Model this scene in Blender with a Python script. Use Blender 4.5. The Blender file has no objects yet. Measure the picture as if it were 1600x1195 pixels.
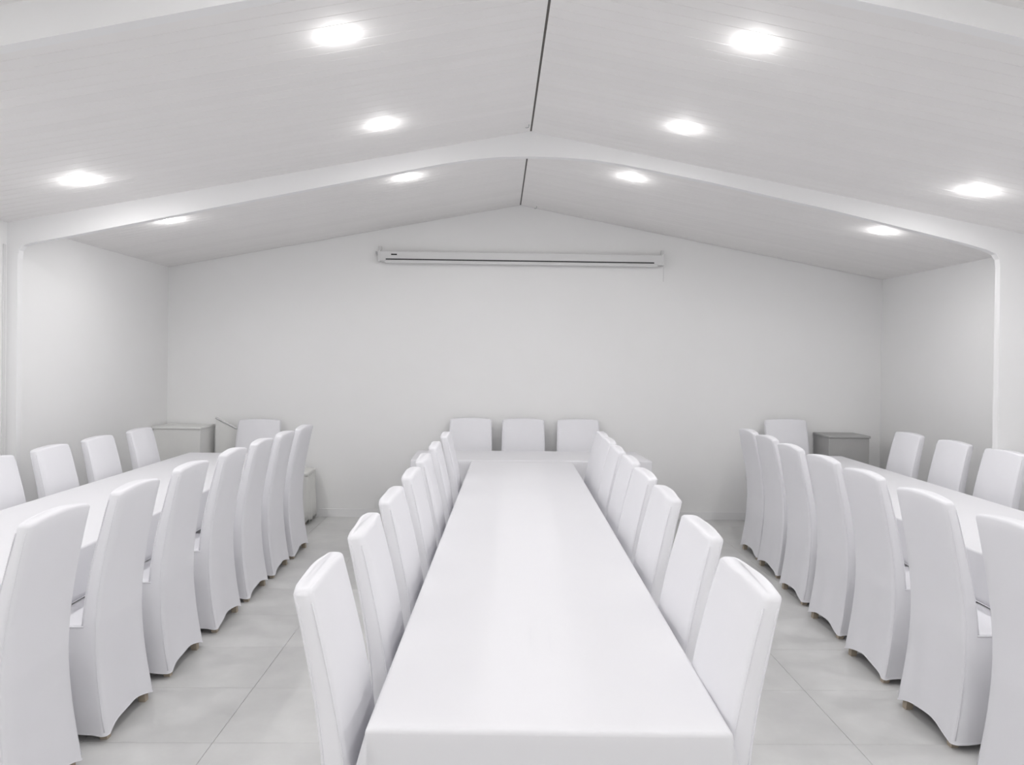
import bpy, bmesh, math, random
from mathutils import Vector, Matrix

# ------------------------------------------------------------------ camera, world, exposure
scene = bpy.context.scene
COL = scene.collection
CAM = (-0.2082, 0.0, 1.67)
YAW, PITCH, ROLL, FPX, SHIFT = 0.0183, -0.0056, 0.0125, 1150.0, 30.5
cam_data = bpy.data.cameras.new('camera')
cam_data.sensor_fit = 'HORIZONTAL'
cam_data.sensor_width = 36.0
cam_data.lens = FPX / 1600.0 * 36.0
cam_data.shift_y = -SHIFT / 1600.0
cam_data.clip_start = 0.05
cam = bpy.data.objects.new('camera', cam_data)
COL.objects.link(cam)
fw = Vector((math.sin(YAW) * math.cos(PITCH), math.cos(YAW) * math.cos(PITCH), math.sin(PITCH)))
rt = Vector((math.cos(YAW), -math.sin(YAW), 0.0))
up = rt.cross(fw)
rt, up = rt * math.cos(ROLL) + up * math.sin(ROLL), up * math.cos(ROLL) - rt * math.sin(ROLL)
m = Matrix((rt, up, -fw)).transposed().to_4x4()
m.translation = Vector(CAM)
cam.matrix_world = m
scene.camera = cam

world = bpy.data.worlds.new('world')
world.use_nodes = True
world.node_tree.nodes['Background'].inputs[0].default_value = (0.8, 0.85, 0.9, 1)
world.node_tree.nodes['Background'].inputs[1].default_value = 0.05
scene.world = world
scene.view_settings.view_transform = 'Standard'
scene.view_settings.look = 'None'
scene.view_settings.gamma = 1.0
scene.view_settings.use_curve_mapping = False
scene.view_settings.exposure = 0.0
LAMP_WATTS = 4.05      # downward disc of each lamp
LAMP_SIDE = 1.2       # sideways spill of each lamp
LAMP_GLOW = 20.0      # visible opal diffuser
scene.cycles.diffuse_bounces = 5

# ------------------------------------------------------------------ room dimensions
WL, WR = -3.6436, 3.8351          # side walls
YB, YF = 7.7047, -2.72            # wall behind the head table / wall behind the viewpoint
ZR, ZL, ZE = 3.2775, 2.5777, 2.552  # ridge, left eave, right eave
KL = (ZR - ZL) / -WL
KR = (ZR - ZE) / WR


def roof_z(x):
    return ZR - (KL * -x if x < 0 else KR * x)


# ------------------------------------------------------------------ materials
def mat(name, col, rough=0.8, var=0.0, scale=4.0, bump=0.0, bscale=60.0, sheen=0.0, metal=0.0, spec=0.3, objvar=0.0):
    mt = bpy.data.materials.new(name)
    mt.use_nodes = True
    nt = mt.node_tree
    b = nt.nodes['Principled BSDF']
    b.inputs['Base Color'].default_value = (*col, 1)
    b.inputs['Roughness'].default_value = rough
    b.inputs['Metallic'].default_value = metal
    b.inputs['Specular IOR Level'].default_value = spec
    if sheen:
        b.inputs['Sheen Weight'].default_value = sheen
        b.inputs['Sheen Roughness'].default_value = 0.5
    geo = nt.nodes.new('ShaderNodeNewGeometry')
    if var:
        n = nt.nodes.new('ShaderNodeTexNoise')
        n.inputs['Scale'].default_value = scale
        n.inputs['Detail'].default_value = 5
        n.inputs['Roughness'].default_value = 0.6
        nt.links.new(geo.outputs['Position'], n.inputs['Vector'])
        r = nt.nodes.new('ShaderNodeMapRange')
        r.inputs['From Min'].default_value = 0.25
        r.inputs['From Max'].default_value = 0.75
        r.inputs['To Min'].default_value = 1 - var
        r.inputs['To Max'].default_value = 1 + var
        nt.links.new(n.outputs['Fac'], r.inputs['Value'])
        out = r.outputs['Result']
        if objvar:
            oi = nt.nodes.new('ShaderNodeObjectInfo')
            r2 = nt.nodes.new('ShaderNodeMapRange')
            r2.inputs['To Min'].default_value = 1 - objvar
            r2.inputs['To Max'].default_value = 1 + objvar
            nt.links.new(oi.outputs['Random'], r2.inputs['Value'])
            mm = nt.nodes.new('ShaderNodeMath')
            mm.operation = 'MULTIPLY'
            nt.links.new(out, mm.inputs[0])
            nt.links.new(r2.outputs['Result'], mm.inputs[1])
            out = mm.outputs[0]
        v = nt.nodes.new('ShaderNodeVectorMath')
        v.operation = 'SCALE'
        v.inputs[0].default_value = col
        nt.links.new(out, v.inputs['Scale'])
        nt.links.new(v.outputs['Vector'], b.inputs['Base Color'])
    if bump:
        n2 = nt.nodes.new('ShaderNodeTexNoise')
        n2.inputs['Scale'].default_value = bscale
        n2.inputs['Detail'].default_value = 3
        nt.links.new(geo.outputs['Position'], n2.inputs['Vector'])
        bp = nt.nodes.new('ShaderNodeBump')
        bp.inputs['Strength'].default_value = bump
        bp.inputs['Distance'].default_value = 0.01
        nt.links.new(n2.outputs['Fac'], bp.inputs['Height'])
        nt.links.new(bp.outputs['Normal'], b.inputs['Normal'])
    return mt


M = {}
M['wall'] = mat('white_plaster', (0.89, 0.89, 0.888), 0.9, 0.012, 1.2)
M['frame'] = mat('white_painted_steel', (0.88, 0.88, 0.885), 0.7, 0.01, 2.0)
M['plank'] = mat('off_white_ceiling_board', (0.875, 0.862, 0.855), 0.75, 0.012, 3.0, objvar=0.012)
M['ceilbase'] = mat('ceiling_backing', (0.42, 0.41, 0.40), 0.9)
M['gap'] = mat('dark_joint', (0.16, 0.15, 0.14), 0.9)
M['tile'] = mat('grey_concrete_tile', (0.68, 0.68, 0.673), 0.45, 0.11, 2.0, spec=0.3, objvar=0.02)
M['grout'] = mat('grey_grout', (0.40, 0.40, 0.39), 0.9, 0.03, 8)
M['fabric'] = mat('white_cotton_cover', (0.855, 0.853, 0.885), 0.95, 0.008, 3.0, 0.06, 14, spec=0.1)
M['cloth'] = mat('white_table_linen', (0.81, 0.808, 0.835), 0.9, 0.008, 2.0, spec=0.1)
M['wood'] = mat('pale_beech_wood', (0.50, 0.43, 0.34), 0.6, 0.08, 20)
M['tabletop'] = mat('pale_laminate', (0.62, 0.58, 0.52), 0.5, 0.04, 5)
M['steel'] = mat('grey_steel', (0.45, 0.45, 0.46), 0.4, metal=0.8)
M['casing'] = mat('white_aluminium_casing', (0.76, 0.76, 0.76), 0.5, 0.01, 3)
M['black'] = mat('black_plastic', (0.02, 0.02, 0.022), 0.5)
M['greybox'] = mat('pale_grey_laminate', (0.80, 0.80, 0.785), 0.7, 0.03, 3)
M['darkbox'] = mat('mid_grey_laminate', (0.44, 0.44, 0.435), 0.7, 0.04, 3)
M['offcloth'] = mat('ivory_cover', (0.76, 0.76, 0.74), 0.95, 0.01, 4, 0.1, 18)
M['rim'] = mat('white_lamp_rim', (0.88, 0.88, 0.88), 0.5)
lm = bpy.data.materials.new('lamp_diffuser')
lm.use_nodes = True
lb = lm.node_tree.nodes['Principled BSDF']
lb.inputs['Base Color'].default_value = (0.9, 0.9, 0.9, 1)
lb.inputs['Emission Color'].default_value = (1.0, 0.985, 0.98, 1)
lb.inputs['Emission Strength'].default_value = LAMP_GLOW
lm.cycles.emission_sampling = 'NONE'
M['lamp'] = lm


# ------------------------------------------------------------------ helpers
def obj(name, mesh, material=None, parent=None, smooth=False):
    if isinstance(mesh, bmesh.types.BMesh):
        me = bpy.data.meshes.new(name)
        bmesh.ops.recalc_face_normals(mesh, faces=mesh.faces)
        mesh.to_mesh(me)
        mesh.free()
        if smooth:
            for p in me.polygons:
                p.use_smooth = True
    else:
        me = mesh
    if material and not me.materials:
        me.materials.append(M[material])
    o = bpy.data.objects.new(name, me)
    COL.objects.link(o)
    if parent:
        o.parent = parent
    return o


def tag(o, label=None, cat=None, group=None, kind=None):
    if label:
        o['label'] = label
    if cat:
        o['category'] = cat
    if group:
        o['group'] = group
    if kind:
        o['kind'] = kind
    return o


def thing(name, label, cat, loc=(0, 0, 0), rz=0.0, group=None):
    o = bpy.data.objects.new(name, None)
    o.empty_display_size = 0.1
    COL.objects.link(o)
    o.location = loc
    o.rotation_euler = (0, 0, rz)
    return tag(o, label, cat, group)


def copy_tree(o, parent=None):
    c = o.copy()
    COL.objects.link(c)
    c.parent = parent
    for ch in list(o.children):
        copy_tree(ch, c)
    return c


def add_box(bm, x0, x1, y0, y1, z0, z1, bev=0.0):
    vs = [bm.verts.new(p) for p in ((x0, y0, z0), (x1, y0, z0), (x1, y1, z0), (x0, y1, z0),
                                    (x0, y0, z1), (x1, y0, z1), (x1, y1, z1), (x0, y1, z1))]
    fs = [bm.faces.new([vs[i] for i in f]) for f in ((3, 2, 1, 0), (4, 5, 6, 7), (0, 1, 5, 4), (1, 2, 6, 5), (2, 3, 7, 6), (3, 0, 4, 7))]
    if bev:
        es = list({e for f in fs for e in f.edges})
        bmesh.ops.bevel(bm, geom=es, offset=bev, segments=2, affect='EDGES', profile=0.5)
    return bm


def box(*a, bev=0.0):
    return add_box(bmesh.new(), *a, bev=bev)


def add_tube(bm, pts, r, n=6, closed=False):
    pts = [Vector(p) for p in pts]
    rings = []
    k = len(pts)
    for i, p in enumerate(pts):
        a = pts[(i - 1) % k] if (closed or i > 0) else p
        b = pts[(i + 1) % k] if (closed or i < k - 1) else p
        t = (b - a).normalized()
        ref = Vector((0, 0, 1)) if abs(t.z) < 0.9 else Vector((1, 0, 0))
        u = t.cross(ref).normalized()
        v = t.cross(u)
        rings.append([bm.verts.new(p + u * r * math.cos(2 * math.pi * j / n) + v * r * math.sin(2 * math.pi * j / n)) for j in range(n)])
    for i in range(k if closed else k - 1):
        A, B = rings[i], rings[(i + 1) % k]
        for j in range(n):
            bm.faces.new((A[j], A[(j + 1) % n], B[(j + 1) % n], B[j]))
    if not closed:
        bm.faces.new(rings[0][::-1])
        bm.faces.new(rings[-1])
    return bm


def add_disc_lathe(bm, prof, n=28):
    """profile of (radius, z) turned about z"""
    rings = []
    for r, z in prof:
        if r < 1e-6:
            rings.append([bm.verts.new((0, 0, z))])
        else:
            rings.append([bm.verts.new((r * math.cos(2 * math.pi * j / n), r * math.sin(2 * math.pi * j / n), z)) for j in range(n)])
    for A, B in zip(rings, rings[1:]):
        for j in range(n):
            a = [A[j % len(A)], A[(j + 1) % len(A)]] if len(A) > 1 else [A[0]]
            b = [B[(j + 1) % len(B)], B[j % len(B)]] if len(B) > 1 else [B[0]]
            bm.faces.new(a + b)
    return bm


def prism_y(bm, poly, y0, y1):
    """polygon in x,z pushed from y0 to y1"""
    A = [bm.verts.new((x, y0, z)) for x, z in poly]
    B = [bm.verts.new((x, y1, z)) for x, z in poly]
    bm.faces.new(A)
    bm.faces.new(B[::-1])
    k = len(poly)
    for i in range(k):
        bm.faces.new((A[i], B[i], B[(i + 1) % k], A[(i + 1) % k]))
    return bm


def interp(x, xs, ys):
    if x <= xs[0]:
        return ys[0]
    for i in range(len(xs) - 1):
        if x <= xs[i + 1]:
            t = (x - xs[i]) / (xs[i + 1] - xs[i])
            h = xs[i + 1] - xs[i]

            def slope(q):
                if q == 0:
                    return (ys[1] - ys[0]) / (xs[1] - xs[0])
                if q == len(xs) - 1:
                    return (ys[q] - ys[q - 1]) / (xs[q] - xs[q - 1])
                return (ys[q + 1] - ys[q - 1]) / (xs[q + 1] - xs[q - 1])
            m0, m1 = slope(i) * h, slope(i + 1) * h
            return ((2 * t ** 3 - 3 * t * t + 1) * ys[i] + (t ** 3 - 2 * t * t + t) * m0
                    + (3 * t * t - 2 * t ** 3) * ys[i + 1] + (t ** 3 - t * t) * m1)
    return ys[-1]


# ------------------------------------------------------------------ room shell
T = 0.15
floor = obj('floor', box(WL - T, WR + T, YF - T, YB + T, -0.12, -0.004), 'grout')
tag(floor, 'grey concrete-look tiled floor', kind='structure')
TX, TY = 0.558, 0.528
tile_meshes = {}


def tile_mesh(w, d):
    key = (round(w, 3), round(d, 3))
    if key not in tile_meshes:
        bm = bmesh.new()
        c = 0.0009
        lo = [bm.verts.new((x, y, -0.012)) for x, y in ((0, 0), (w, 0), (w, d), (0, d))]
        mi = [bm.verts.new((x, y, -c)) for x, y in ((0, 0), (w, 0), (w, d), (0, d))]
        hi = [bm.verts.new((x, y, 0)) for x, y in ((c, c), (w - c, c), (w - c, d - c), (c, d - c))]
        for A, B in ((lo, mi), (mi, hi)):
            for i in range(4):
                bm.faces.new((A[i], A[(i + 1) % 4], B[(i + 1) % 4], B[i]))
        bm.faces.new(hi)
        me = bpy.data.meshes.new('tile')
        bmesh.ops.recalc_face_normals(bm, faces=bm.faces)
        bm.to_mesh(me)
        bm.free()
        me.materials.append(M['tile'])
        tile_meshes[key] = me
    return tile_meshes[key]


GR = 0.0018
ix0 = math.floor((WL + 1.42) / TX)
iy0 = math.floor((YF - 3.185) / TY)
for i in range(ix0, ix0 + 16):
    a, b = max(WL, -1.42 + i * TX), min(WR, -1.42 + (i + 1) * TX)
    if b - a < 0.03:
        continue
    for j in range(iy0, iy0 + 22):
        c, d = max(YF, 3.185 + j * TY), min(YB, 3.185 + (j + 1) * TY)
        if d - c < 0.03:
            continue
        t = obj('tile', tile_mesh(b - a - GR, d - c - GR), None, floor)
        t.location = (a + GR / 2, c + GR / 2, 0.0)

tag(obj('wall_left', box(WL - T, WL, YF - T, YB + T, -0.12, ZL + 0.03), 'wall'), 'white plastered left side wall', kind='structure')
tag(obj('wall_right', box(WR, WR + T, YF - T, YB + T, -0.12, ZE + 0.03), 'wall'), 'white plastered right side wall', kind='structure')
gable = [(WL - 0.01, -0.12), (WR + 0.01, -0.12), (WR + 0.01, ZE + 0.04), (0, ZR + 0.05), (WL - 0.01, ZL + 0.04)]
tag(obj('wall_back', prism_y(bmesh.new(), gable, YB, YB + T), 'wall'), 'white plastered gable wall behind the head table', kind='structure')
tag(obj('wall_front', prism_y(bmesh.new(), gable, YF - T, YF), 'wall'), 'white gable wall at the near end of the hall', kind='structure')
tag(obj('baseboard_back', box(WL, WR, YB - 0.010, YB, 0.0, 0.085, bev=0.002), 'frame'), 'low white skirting along the gable wall', kind='structure')

# roof boards
PT = 0.012
ceil_poly = [(WL - T, roof_z(WL - T) + PT), (0, ZR + PT), (WR + T, roof_z(WR + T) + PT),
             (WR + T, roof_z(WR + T) + 0.12), (0, ZR + 0.12), (WL - T, roof_z(WL - T) + 0.12)]
ceiling = obj('ceiling', prism_y(bmesh.new(), ceil_poly, YF - T, YB + T), 'ceilbase')
tag(ceiling, 'pitched ceiling of narrow off-white boards', kind='structure')
PW = 0.085


def plank_mesh(side):
    k = KL if side < 0 else KR
    xe = WL if side < 0 else WR
    xr = -0.006 if side < 0 else 0.006
    bm = bmesh.new()
    c = 0.0022
    w = PW - 0.0004
    sec = [(0, c), (c, 0), (w - c, 0), (w, c)]
    NS = 8
    rows = []
    for q in range(NS + 1):
        x = xe + (xr - xe) * q / NS
        rows.append([bm.verts.new((x, y, ZR - k * abs(x) + z)) for y, z in sec])
    for A, B in zip(rows, rows[1:]):
        for i in range(len(sec) - 1):
            bm.faces.new((A[i], A[i + 1], B[i + 1], B[i]))
    bmesh.ops.recalc_face_normals(bm, faces=bm.faces)
    me = bpy.data.meshes.new('ceiling_board')
    bm.to_mesh(me)
    bm.free()
    me.materials.append(M['plank'])
    return me


pl, prt = plank_mesh(-1), plank_mesh(1)
NP = int((YB - 0.004 - YF) / PW)
for i in range(NP + 1):
    y = YB - 0.005 - (i + 1) * PW
    for me in (pl, prt):
        o = obj('ceiling_board', me.copy(), None, ceiling)
        o.location.y = y
rg = obj('ridge_gap', box(-0.03, 0.03, YF, YB, ZR + PT - 0.010, ZR + PT - 0.0005), 'gap', ceiling)

# portal frames (painted steel ribs with posts)
PROF = [(-3.57, 0.0), (-3.57, 2.33), (-3.562, 2.385), (-3.535, 2.418), (-3.48, 2.437), (-3.25, 2.482), (-1.94, 2.762), (-1.04, 2.949),
        (-0.62, 3.036), (-0.42, 3.070), (-0.22, 3.091), (0.0, 3.099), (0.22, 3.096), (0.43, 3.084), (0.66, 3.053), (1.25, 2.945),
        (2.17, 2.752), (3.10, 2.538), (3.27, 2.492), (3.335, 2.462), (3.360, 2.428), (3.368, 2.38), (3.368, 0.0)]


def portal(name, y0, label):
    bm = bmesh.new()
    top = [(WL, 0.0), (WL, ZL)] + [(x, roof_z(x)) for x, z in PROF[2:-2]] + [(WR, ZE), (WR, 0.0)]
    bot = PROF
    assert len(top) == len(bot), (len(top), len(bot))
    d = 0.055
    rings = []
    for (xa, za), (xb, zb) in zip(top, bot):
        rings.append([bm.verts.new(p) for p in ((xa, y0, za), (xb, y0, zb), (xb, y0 + d, zb), (xa, y0 + d, za))])
    for A, B in zip(rings, rings[1:]):
        for j in range(4):
            bm.faces.new((A[j], A[(j + 1) % 4], B[(j + 1) % 4], B[j]))
    bm.faces.new(rings[0])
    bm.faces.new(rings[-1][::-1])
    return tag(obj(name, bm, 'frame'), label, kind='structure')


portal('trim_1', 5.1987, 'white portal frame with rounded corners crossing the middle of the hall')
portal('trim_2', 2.640, 'nearest white portal frame, cut by the top corners of the picture')
portal('trim_3', 0.08, 'white portal frame over the near end of the hall')

# ------------------------------------------------------------------ ceiling lamps
dbm = add_disc_lathe(bmesh.new(), [(0.058, 0.0), (0.057, -0.0015), (0.050, -0.003), (0.049, 0.0)], 28)
ring_me = bpy.data.meshes.new('rim')
bmesh.ops.recalc_face_normals(dbm, faces=dbm.faces)
dbm.to_mesh(ring_me)
dbm.free()
ring_me.materials.append(M['rim'])
dbm = add_disc_lathe(bmesh.new(), [(0.0505, -0.001), (0.0490, -0.008), (0.0430, -0.016), (0.0, -0.020)], 18)
diff_me = bpy.data.meshes.new('diffuser')
bmesh.ops.recalc_face_normals(dbm, faces=dbm.faces)
dbm.to_mesh(diff_me)
dbm.free()
diff_me.materials.append(M['lamp'])
for me in (ring_me, diff_me):
    for p in me.polygons:
        p.use_smooth = True


def lamp_lights(k):
    d = lamp_disc.copy()
    d.energy *= k
    p = lamp_spill.copy()
    p.energy *= k
    return d, p


lamp_disc = bpy.data.lights.new('lamp_disc', 'AREA')
lamp_disc.shape = 'DISK'
lamp_disc.size = 0.09
lamp_disc.energy = LAMP_WATTS
lamp_spill = bpy.data.lights.new('lamp_spill', 'POINT')
lamp_spill.shadow_soft_size = 0.012
lamp_spill.energy = LAMP_SIDE
lamp_disc.color = lamp_spill.color = (1.0, 0.992, 0.988)
ROWS = {'inner': lamp_lights(0.92), 'inner far': lamp_lights(1.3), 'outer': lamp_lights(1.38)}


def downlight(x, y, label, group):
    t = thing('ceiling_downlight', label, 'downlight', (x, y, roof_z(x) + 0.001), 0, group)
    t.rotation_euler = (0, -math.atan(KL) if x < 0 else math.atan(KR), 0)
    obj('rim', ring_me, None, t)
    obj('diffuser', diff_me, None, t)
    row = 'outer' if abs(x) > 2 else ('inner far' if y > 5 else 'inner')
    for ld, dz in zip(ROWS[row], (-0.0215, -0.032)):
        lo = bpy.data.objects.new('lamp_light', ld)
        COL.objects.link(lo)
        lo.parent = t
        lo.location = (0, 0, dz)


G1 = 'round lamps in the pitched ceiling'
downlight(-0.938, 3.285, 'round ceiling lamp nearest the camera on the left slope', G1)
downlight(0.924, 3.288, 'round ceiling lamp nearest the camera on the right slope', G1)
downlight(-0.940, 4.531, 'round ceiling lamp left of the ridge, just before the portal frame', G1)
downlight(0.917, 4.507, 'round ceiling lamp right of the ridge, just before the portal frame', G1)
downlight(-2.799, 4.593, 'round ceiling lamp low on the left slope before the portal frame', G1)
downlight(2.767, 4.542, 'round ceiling lamp low on the right slope before the portal frame', G1)
downlight(-0.949, 5.835, 'round ceiling lamp left of the ridge, peeking under the portal frame', G1)
downlight(0.829, 5.826, 'round ceiling lamp right of the ridge, peeking under the portal frame', G1)
downlight(-2.824, 5.878, 'farthest round ceiling lamp low on the left slope', G1)
downlight(2.871, 5.869, 'farthest round ceiling lamp low on the right slope', G1)
for y in (3.285, 1.96, 0.70, -0.60, -1.85):
    for x in (-2.80, -0.94, 0.92, 2.80):
        if y > 3 and abs(x) < 2:
            continue
        downlight(x, y, 'round ceiling lamp over the near end of the hall', 'lamps over the near end of the hall')

# ------------------------------------------------------------------ covered chair
PZ = [0.0, 0.15, 0.30, 0.45, 0.60, 0.77, 0.95, 1.10]
PY = [0.0, 0.027, 0.047, 0.057, 0.052, 0.030, -0.004, -0.036]


def rear(z):
    return interp(z, PZ, PY)


def thick(z):
    return interp(z, [0.4, 0.55, 0.8, 1.1], [0.082, 0.074, 0.064, 0.054])


def rrect(hw, y0, y1, r, nw=8, nd=3, nc=4):
    """rounded rectangle, counter-clockwise from the rear left; returns (x, y, u, side)"""
    out = []
    r = min(r, hw * 0.9, (y1 - y0) * 0.49)

    def line(xa, ya, xb, yb, n, side):
        for i in range(n):
            t = i / n
            out.append((xa + (xb - xa) * t, ya + (yb - ya) * t, side))

    def arc(cx, cy, a0, side):
        for i in range(nc):
            a = a0 + (math.pi / 2) * i / nc
            out.append((cx + r * math.cos(a), cy + r * math.sin(a), side))
    line(-hw + r, y0, hw - r, y0, nw, 'r')
    arc(hw - r, y0 + r, -math.pi / 2, 'c')
    line(hw, y0 + r, hw, y1 - r, nd, 's')
    arc(hw - r, y1 - r, 0, 'c')
    line(hw - r, y1, -hw + r, y1, nw, 'f')
    arc(-hw + r, y1 - r, math.pi / 2, 'c')
    line(-hw, y1 - r, -hw, y0 + r, nd, 's')
    arc(-hw + r, y0 + r, math.pi, 'c')
    return out


def loft(bm, rings, cap0=True, cap1=True):
    R = [[bm.verts.new(p) for p in ring] for ring in rings]
    n = len(R[0])
    for A, B in zip(R, R[1:]):
        for j in range(n):
            bm.faces.new((A[j], A[(j + 1) % n], B[(j + 1) % n], B[j]))
    if cap0:
        bm.faces.new(R[0][::-1])
    if cap1:
        bm.faces.new(R[-1])
    return R


HW = 0.210


def hwz(z):
    return HW - 0.013 * min(1.0, max(0.0, (z - 0.5) / 0.58))


SEAT_Z = 0.500
CHAIR_H = 1.085


def make_chair(seed):
    rnd = random.Random(seed)
    t = thing('covered_chair', 'x', 'chair')
    ph = [rnd.uniform(0, 6.28) for _ in range(8)]
    # backrest
    zs = [0.4995 + (CHAIR_H - 0.014 - 0.4995) * i / 16 for i in range(17)]
    rings = []

    def bring(z, inset, sh=0.0):
        y0, y1 = rear(z) + inset, rear(z) + thick(z) - inset
        hw = hwz(z) - inset
        ring = []
        for x, y, s in rrect(hw, y0, y1, 0.022, 10, 3, 5):
            u = x / HW
            crown = -0.020 * u * u * max(0.0, (z - 0.75) / 0.35) ** 1.5
            dy = 0.0
            puff = (1 - u * u)
            w = 0.0025 * math.sin(5 * z + 3 * u + ph[0]) + 0.0015 * math.sin(17 * z - 6 * u + ph[1])
            bl = min(1.0, max(0.0, (z - 0.505) / 0.12))
            bl = bl * bl * (3 - 2 * bl)
            if s == 'r':
                dy = (-0.003 * puff + w) * bl
            elif s == 'f':
                dy = 0.010 * puff * bl + w
            ring.append((x, y + dy, z + sh + crown))
        return ring
    rings.append(bring(0.46, 0.0008))
    for z in zs:
        rings.append(bring(z, 0.0))
    rr = 0.014
    zt = CHAIR_H - rr
    for a in (25, 50, 72):
        a = math.radians(a)
        rings.append(bring(zt, rr * (1 - math.cos(a)), rr * math.sin(a)))
    rings.append(bring(zt, 0.019, rr))
    bm = bmesh.new()
    loft(bm, rings)
    back = obj('backrest', bm, 'fabric', t, smooth=True)
    # seams on the backrest: down both rear corners, and both front corners
    for sx in (-1, 1):
        pts = []
        for i in range(15):
            z = 0.50 + (CHAIR_H - 0.045 - 0.50) * i / 14
            hw = hwz(z)
            pts.append((sx * (hw - 0.0026), rear(z) + 0.010, z))
        low = []
        for i in range(9):
            z = 0.045 + (0.49 - 0.045) * i / 8
            low.append((sx * (HW + 0.012 * ((0.5 - z) / 0.46) ** 1.3 - 0.0026), rear(z) + 0.010, z))
        obj('seam', add_tube(bmesh.new(), low + pts, 0.0022, 5), 'fabric', back, smooth=True)
        pts = [(sx * (hwz(p[2]) - 0.0026), rear(p[2]) + thick(p[2]) - 0.010, p[2]) for p in pts]
        obj('seam', add_tube(bmesh.new(), pts, 0.0022, 5), 'fabric', back, smooth=True)
    # skirt
    YFRONT = 0.485

    def hem(x, y, s, hw, y0, y1):
        u = abs(x) / hw
        v = abs((y - (y0 + y1) / 2) / ((y1 - y0) / 2))
        if s in ('r', 'f'):
            return 0.028 + 0.044 * max(0.0, 1 - min(1, u / 0.95) ** 2.0)
        if s == 's':
            return 0.030 + 0.010 * (1 - min(1, v) ** 2)
        return 0.030
    NL = 12
    rings = []
    for i in range(NL + 1):
        f = i / NL
        ring = []
        hw0 = HW + 0.012 * f ** 1.3
        zmid = SEAT_Z * (1 - f) + 0.04 * f
        y0, y1 = rear(zmid), YFRONT + 0.012 * f
        base = rrect(hw0, y0, y1, 0.022, 14, 12, 4)
        for x, y, s in base:
            h = hem(x, y, s, hw0, y0, y1)
            z = SEAT_Z * (1 - f) + h * f
            yy = y
            if s == 'r':
                u = x / hw0
                yy = rear(z) + 0.0035 * f * math.sin(7 * u + ph[2])
                # soft pull lines meeting under the seat
                yy -= 0.0055 * min(1, f * 6) * math.exp(-((z - 0.42 + 0.12 * (1 - abs(u))) / 0.024) ** 2)
            xx = x
            if s == 's':
                v = (y - y0) / (y1 - y0)
                sg = 1 if x > 0 else -1
                xx = x + sg * (0.007 * f * math.sin(9 * v + ph[3 + (sg > 0)]) + 0.002 * math.sin(23 * v + ph[5]) * f)
            if s == 'f':
                yy = y + 0.006 * f * math.sin(9 * x / hw0 + ph[6])
            ring.append((xx, yy, z))
        rings.append(ring)
    bm = bmesh.new()
    loft(bm, rings, False, False)
    sk = obj('skirt', bm, 'fabric', t, smooth=True)
    md = sk.modifiers.new('thickness', 'SOLIDIFY')
    md.thickness = 0.004
    md.offset = -1
    md.use_rim = False
    bm = bmesh.new()
    add_tube(bm, rings[-1], 0.0026, 5, closed=True)
    obj('hem', bm, 'fabric', sk, smooth=True)
    # seat cushion top
    bm = bmesh.new()
    y0 = rear(0.5) + 0.045
    prof = [(0.46, 0.004), (0.490, 0.0), (SEAT_Z, 0.004), (SEAT_Z + 0.004, 0.014), (SEAT_Z + 0.005, 0.06)]
    rs = []
    for z, ins in prof:
        rs.append([(x, y, z) for x, y, s in rrect(HW + 0.001 - ins, y0 + ins, YFRONT - ins, 0.026, 8, 8, 4)])
    loft(bm, rs)
    st = obj('seat', bm, 'fabric', t, smooth=True)
    bm = bmesh.new()
    rr_ = rrect(HW + 0.0025, rear(0.5) + 0.03, YFRONT + 0.002, 0.028, 8, 8, 4)
    path = [(x, y, SEAT_Z - 0.004) for x, y, s in rr_]
    path = [p for p in path if p[1] > rear(0.5) + 0.055]
    add_tube(bm, path, 0.003, 5)
    obj('piping', bm, 'fabric', st, smooth=True)
    # legs
    for sx in (-1, 1):
        for sy in (0, 1):
            bm = bmesh.new()
            rs = []
            for z, hwid in ((0.0, 0.015), (0.01, 0.0165), (0.45, 0.020)):
                cy = (rear(max(z, 0.0)) + 0.036) if sy == 0 else 0.445
                cx = sx * 0.174
                rs.append([(cx - hwid, cy - hwid, z), (cx + hwid, cy - hwid, z), (cx + hwid, cy + hwid, z), (cx - hwid, cy + hwid, z)])
            loft(bm, rs)
            obj('leg', bm, 'wood', t)
    return t


protos = [make_chair(s) for s in (3, 11, 27)]
used = [False] * 3
count = [0]
rj = random.Random(5)


def chair(x, y, rz, label, group, zs=1.0, jit=1.0, xs=1.0):
    k = count[0] % 3
    count[0] += 1
    if not used[k]:
        o = protos[k]
        used[k] = True
    else:
        o = copy_tree(protos[k])
    o.location = (x, y, 0.0)
    o.rotation_euler = (0, 0, rz + jit * rj.uniform(-0.015, 0.015))
    o.scale = (xs, 1, zs)
    tag(o, label, 'chair', group)
    return o


ORD = ['first', 'second', 'third', 'fourth', 'fifth', 'sixth', 'seventh', 'eighth']
PI = math.pi
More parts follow.
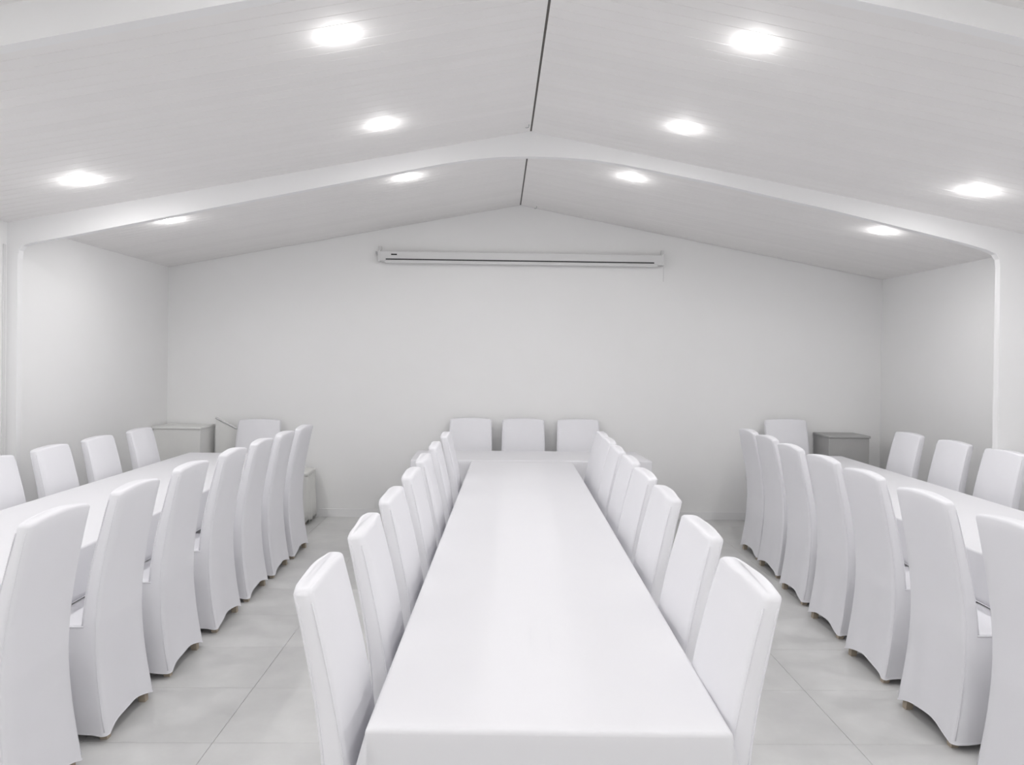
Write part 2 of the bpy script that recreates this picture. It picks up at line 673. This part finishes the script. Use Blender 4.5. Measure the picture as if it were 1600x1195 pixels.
# local +y points to the table; rotation +90 deg -> faces -x, -90 deg -> faces +x
g = 'aisle chairs of the left table'
LY = [2.60, 3.211, 3.84, 4.456, 5.017, 5.556, 6.088]
LX = [-1.862, -1.862, -1.872, -1.866, -1.866, -1.860, -1.852]
for i, (x, y) in enumerate(zip(LX, LY)):
    chair(x, y + 0.187, PI / 2, 'white covered chair on the aisle side of the left table, %s from the camera' % ORD[i], g)
g = 'aisle chairs of the right table'
RY = [2.545, 3.162, 3.802, 4.409, 5.023, 5.640, 6.154]
RX = [1.742, 1.760, 1.800, 1.845, 1.885, 1.940, 1.970]
for i, (x, y) in enumerate(zip(RX, RY)):
    chair(x, y + 0.187, -PI / 2, 'white covered chair on the aisle side of the right table, %s from the camera' % ORD[i], g)
g = 'chairs along the left side of the middle table'
for i, (x, y) in enumerate(zip([-0.700, -0.680, -0.668, -0.655, -0.652, -0.640, -0.615], [2.08, 2.66, 3.25, 3.86, 4.45, 5.10, 5.80])):
    chair(x, y, -PI / 2, 'white covered chair left of the middle table, %s from the camera' % ORD[i], g)
g = 'chairs along the right side of the middle table'
for i, (x, y) in enumerate(zip([0.500, 0.535, 0.565, 0.580, 0.600, 0.605, 0.625, 0.640], [2.06, 2.67, 3.35, 3.92, 4.46, 4.98, 5.51, 5.97])):
    chair(x, y, PI / 2, 'white covered chair right of the middle table, %s from the camera' % ORD[i], g, jit=0.5)
g = 'chairs behind the head table'
for x, w in ((-0.487, 'left'), (0.055, 'middle'), (0.622, 'right')):
    chair(x, 7.60, PI, '%s one of the three white covered chairs behind the head table' % w, g, zs=0.975, jit=0.3, xs=1.09)
g = 'wall side chairs of the left table'
for i, y in enumerate([4.52, 5.12, 5.72, 6.38]):
    chair(-3.285, y, -PI / 2, 'white covered chair between the left table and the wall, %s from the camera' % ORD[i], g, zs=0.955)
g = 'wall side chairs of the right table'
for i, y in enumerate([4.62, 5.16, 5.74, 6.38]):
    chair(3.40, y, PI / 2, 'white covered chair between the right table and the wall, %s from the camera' % ORD[i], g, zs=0.985)
chair(-2.638, 7.56, PI, 'white covered chair at the far end of the left table', 'chairs at the far table ends', zs=0.945, jit=0, xs=1.08)
chair(2.765, 7.56, PI, 'white covered chair at the far end of the right table', 'chairs at the far table ends', zs=1.0, jit=0, xs=1.08)


# ------------------------------------------------------------------ tables and cloths
def long_table(name, label, cx, cy, rz, w, l, nlegs=4):
    t = thing(name, label, 'table', (cx, cy, 0), rz)
    hw, hl = w / 2 - 0.012, l / 2 - 0.012
    obj('tabletop', box(-hw, hw, -hl, hl, 0.712, 0.742, bev=0.004), 'tabletop', t)
    for i in range(nlegs):
        y = -hl + 0.32 + (2 * hl - 0.64) * i / (nlegs - 1)
        for sx in (-1, 1):
            bm = bmesh.new()
            add_tube(bm, [(sx * 0.065, y, 0.0), (sx * 0.065, y, 0.712)], 0.016, 10)
            obj('leg', bm, 'steel', t, smooth=True)
    return t


def tablecloth(label, cx, cy, rz, w, l, zhem, seed, folds=(), group=None, flare=0.035, cflare=0.10, mt='cloth', wave=1.0):
    rnd = random.Random(seed)
    ph = [rnd.uniform(0, 6.28) for _ in range(8)]
    o = None
    bm = bmesh.new()
    hw, hl = w / 2, l / 2
    ztop = 0.750
    ins = 0.012
    # hanging sides
    r = 0.010
    nw, nl = max(14, int(w / 0.045)), max(14, int(l / 0.03))
    rings = []
    for off in (hw - 0.03, hw * 0.8, hw * 0.6, hw * 0.4, hw * 0.22, hw * 0.1, 0.025):
        ring = []
        for x, y, s in rrect(hw - off, -hl + off, hl - off, max(0.004, r - off), nw, nl, 6):
            kk = min(1.0, (off - 0.01) / 0.1)
            z = 0.0009 * math.sin(6 * x + 2.3 * y + ph[0]) + 0.0007 * math.sin(11 * y - 4 * x + ph[1])
            for fy in folds:
                z += 0.0022 * math.exp(-((y - fy) / 0.035) ** 2)
            ring.append((x, y, ztop + kk * z))
        rings.append(ring)
    for a in (0, 30, 60, 90):
        a = math.radians(a)
        off = -ins + ins * math.sin(a)
        rings.append([(x, y, ztop - ins + ins * math.cos(a)) for x, y, s in rrect(hw + off, -hl - off, hl + off, r, nw, nl, 6)])
    base = rrect(hw, -hl, hl, r, nw, nl, 6)
    NL = 9
    per = []
    sacc = 0.0
    for i, (x, y, s) in enumerate(base):
        if i:
            sacc += math.hypot(x - base[i - 1][0], y - base[i - 1][1])
        per.append(sacc)
    for q in range(1, NL + 1):
        f = q / NL
        ring = []
        for (x, y, s), sa in zip(base, per):
            dx, dy = 0.0, 0.0
            cxn = math.hypot(hw - abs(x), hl - abs(y))
            cw = math.exp(-(cxn / 0.10) ** 2)
            if s == 'r':
                dy = -1
            elif s == 'f':
                dy = 1
            elif s == 's':
                dx = 1 if x > 0 else -1
            else:
                dx = (1 if x > 0 else -1) * 0.85
                dy = (1 if y > 0 else -1) * 0.2
            wv = (0.010 * math.sin(sa * 7.0 + ph[2]) + 0.006 * math.sin(sa * 17.0 + ph[3])) * f ** 1.4 * wave
            dc = hl - abs(y)
            amp = flare * f ** 1.1 + wv * (1 - cw) + math.exp(-((dc - 0.055) / 0.035) ** 2) * cflare * f
            if s == 'c':
                amp = 0.0
            if s in ('r', 'f'):
                amp = flare * 0.5 * f + wv * 0.8 * (1 - cw) - cw * 0.012 * f
            ring.append((x + dx * amp, y + dy * amp, ztop - ins - (ztop - ins - zhem) * f))
        rings.append(ring)
    loft(bm, rings, True, False)
    o = obj('tablecloth', bm, mt, None, smooth=True)
    o.location = (cx, cy, 0)
    o.rotation_euler = (0, 0, rz)
    md = o.modifiers.new('thickness', 'SOLIDIFY')
    md.thickness = 0.003
    md.offset = -1
    bm = bmesh.new()
    add_tube(bm, rings[-1], 0.003, 5, closed=True)
    obj('hem', bm, mt, o, smooth=True)
    return tag(o, label, 'tablecloth', group)


# middle table, turned a little to follow the hall
k = 0.0178
CL = 6.612 - 1.811
mx = (-0.5286 + 0.3862) / 2 + k * CL / 2
long_table('banquet_table', 'long banquet table under the middle white cloth', mx, 1.811 + CL / 2, -k, 0.915, CL, 6)
tablecloth('white cloth over the long middle table running towards the camera', mx, 1.811 + CL / 2, -k, 0.915, CL, 0.515, 4, folds=(-CL / 2 + 0.68,), flare=-0.022, wave=0.25)
# head table across the far end
long_table('banquet_table', 'head table across the far end of the hall', 0.10, 7.012, -PI / 2 + 0.02, 0.70, 2.20, 3)
tablecloth('white cloth over the head table below the projector screen', 0.10, 7.012, -PI / 2 + 0.02, 0.70, 2.20, 0.515, 8, cflare=0.01, flare=0.0, wave=0.4)
# side tables
long_table('banquet_table', 'long banquet table along the left wall', -2.645, 4.45, 0.004, 0.93, 5.1, 6)
tablecloth('white cloth over the long table along the left wall', -2.645, 4.45, 0.004, 0.93, 5.1, 0.515, 12, cflare=0.0, flare=0.008, wave=0.4)
long_table('banquet_table', 'long banquet table along the right wall', 2.655, 4.58, -0.030, 0.93, 5.3, 6)
tablecloth('white cloth over the long table along the right wall', 2.655, 4.58, -0.030, 0.93, 5.3, 0.515, 15, cflare=0.0, flare=0.02, wave=0.6)

# ------------------------------------------------------------------ projector screen on the gable wall
t = thing('projector_screen', 'rolled-up white projector screen mounted on the gable wall', 'screen', (0.02, YB, 2.665))
SL = 1.475
obj('casing', box(-SL, SL, -0.085, -0.012, 0.0, 0.105, bev=0.012), 'casing', t, smooth=False)
obj('slot', box(-SL + 0.07, SL - 0.10, -0.0875, -0.080, 0.012, 0.024), 'black', t)
obj('bottom_bar', box(-SL + 0.06, SL - 0.06, -0.075, -0.030, -0.018, 0.004, bev=0.004), 'casing', t)
for s in (-1, 1):
    bm = bmesh.new()
    add_box(bm, s * SL - 0.012, s * SL + 0.012, -0.09, -0.008, -0.006, 0.112, bev=0.003)
    e = obj('end_cap', bm, 'casing', t)
    bm = bmesh.new()
    add_box(bm, s * SL - 0.016, s * SL + 0.016, -0.02, -0.0005, 0.09, 0.16, bev=0.002)
    obj('wall_bracket', bm, 'casing', t)
bm = bmesh.new()
add_box(bm, -SL - 0.036, -SL - 0.010, -0.07, -0.03, 0.068, 0.098, bev=0.003)
obj('end_knob', bm, 'steel', t)
obj('maker_plate', box(-SL + 0.125, -SL + 0.185, -0.0868, -0.084, 0.060, 0.074), 'black', t)
bm = bmesh.new()
add_tube(bm, [(SL + 0.006, -0.045, 0.0), (SL + 0.007, -0.043, -0.08), (SL + 0.006, -0.044, -0.17)], 0.0035, 6)
obj('pull_cord', bm, 'casing', t)

# ------------------------------------------------------------------ small things by the walls
# low cabinets in the far corners
t = thing('low_cabinet', 'pale grey low cabinet in the far left corner', 'cabinet', (-3.375, 7.50, 0))
obj('body', box(-0.235, 0.225, -0.17, 0.19, 0.05, 0.935, bev=0.004), 'greybox', t)
obj('top', box(-0.245, 0.235, -0.18, 0.19, 0.935, 0.958, bev=0.004), 'greybox', t)
obj('plinth', box(-0.215, 0.205, -0.15, 0.18, 0.0, 0.05), 'darkbox', t)
bm = bmesh.new()
prism_y(bm, [(-0.108, 0.0), (0.108, 0.0), (0.108, 0.925), (-0.108, 1.035)], -0.02, 0.02)
t = obj('panel', bm, 'greybox')
t.name = 'upright_panel'
t.location = (-2.985, 7.60, 0)
tag(t, 'pale grey upright panel with slanted top beside the far left chair', 'panel')
bm = bmesh.new()
add_tube(bm, [(-0.108, -0.024, 1.030), (0.0, -0.026, 0.976), (0.108, -0.024, 0.921)], 0.007, 6)
obj('edge_strip', bm, 'steel', t)
t = thing('low_cabinet', 'mid grey low cabinet in the far right corner', 'cabinet', (3.325, 7.50, 0))
obj('body', box(-0.205, 0.205, -0.17, 0.19, 0.05, 0.915, bev=0.004), 'darkbox', t)
obj('top', box(-0.215, 0.215, -0.18, 0.19, 0.915, 0.938, bev=0.004), 'darkbox', t)
obj('plinth', box(-0.185, 0.185, -0.15, 0.18, 0.0, 0.05), 'darkbox', t)
# small stool with pleated cover
t = thing('covered_stool', 'small stool under a pleated ivory cover beside the gable wall', 'stool', (-2.225, 7.46, 0))
bm = bmesh.new()
rs = []
for f in (0, 0.06, 0.25, 0.5, 0.75, 1.0):
    ring = []
    for i, (x, y, s) in enumerate(rrect(0.145 + 0.012 * f, -0.17 - 0.02 * f, 0.17 + 0.02 * f, 0.03, 36, 40, 4)):
        wv = 0.016 * f ** 0.7 * math.sin(i * 0.62)
        n = math.hypot(x, y)
        hm = 0.035 + 0.018 * math.sin(i * 0.62 + 0.9) + 0.010 * math.sin(i * 0.21)
        ring.append((x * (1 + wv / n), y * (1 + wv / n), 0.515 * (1 - f) + hm * f))
    rs.append(ring)
loft(bm, rs, False, False)
s_ = obj('skirt', bm, 'offcloth', t, smooth=True)
md = s_.modifiers.new('thickness', 'SOLIDIFY')
md.thickness = 0.003
md.offset = -1
bm = bmesh.new()
rs = [[(x, y, z) for x, y, s in rrect(0.148 - i_, -0.173 + i_, 0.173 - i_, 0.03, 6, 6, 4)] for z, i_ in ((0.48, 0.003), (0.512, 0.0), (0.522, 0.006), (0.526, 0.03))]
loft(bm, rs)
obj('seat', bm, 'offcloth', t, smooth=True)
for sx in (-1, 1):
    for sy in (-1, 1):
        obj('leg', box(sx * 0.11 - 0.014, sx * 0.11 + 0.014, sy * 0.13 - 0.014, sy * 0.13 + 0.014, 0.0, 0.48), 'wood', t)
# cable duct on the left wall next to the post
t = thing('cable_duct', 'thin white cable duct running down the left wall by the post', 'duct', (WL, 5.165, 0))
obj('cover', box(0.0, 0.010, -0.012, 0.012, 0.08, 2.42, bev=0.002), 'casing', t)
# hooks
for nm, x, y, lab in (('left', -0.02, 5.04, 'tiny dark hook beside the ridge joint before the portal frame'),
                      ('far', 0.165, 7.60, 'tiny dark hook where the right slope meets the gable wall'),
                      ('mid', -0.02, 5.52, 'tiny dark hook beside the ridge joint behind the portal frame')):
    bm = bmesh.new()
    z = roof_z(x)
    pts = [(0, 0, 0.004), (0, 0, -0.012)] + [(-0.014 + 0.014 * math.cos(a), 0, -0.012 - 0.012 * math.sin(a)) for a in (0.5, 1.1, 1.7, 2.3)]
    add_tube(bm, pts, 0.0028, 6)
    h = obj('ceiling_hook', bm, 'steel')
    h.location = (x, y, z)
    tag(h, lab, 'hook', 'hooks in the ceiling')
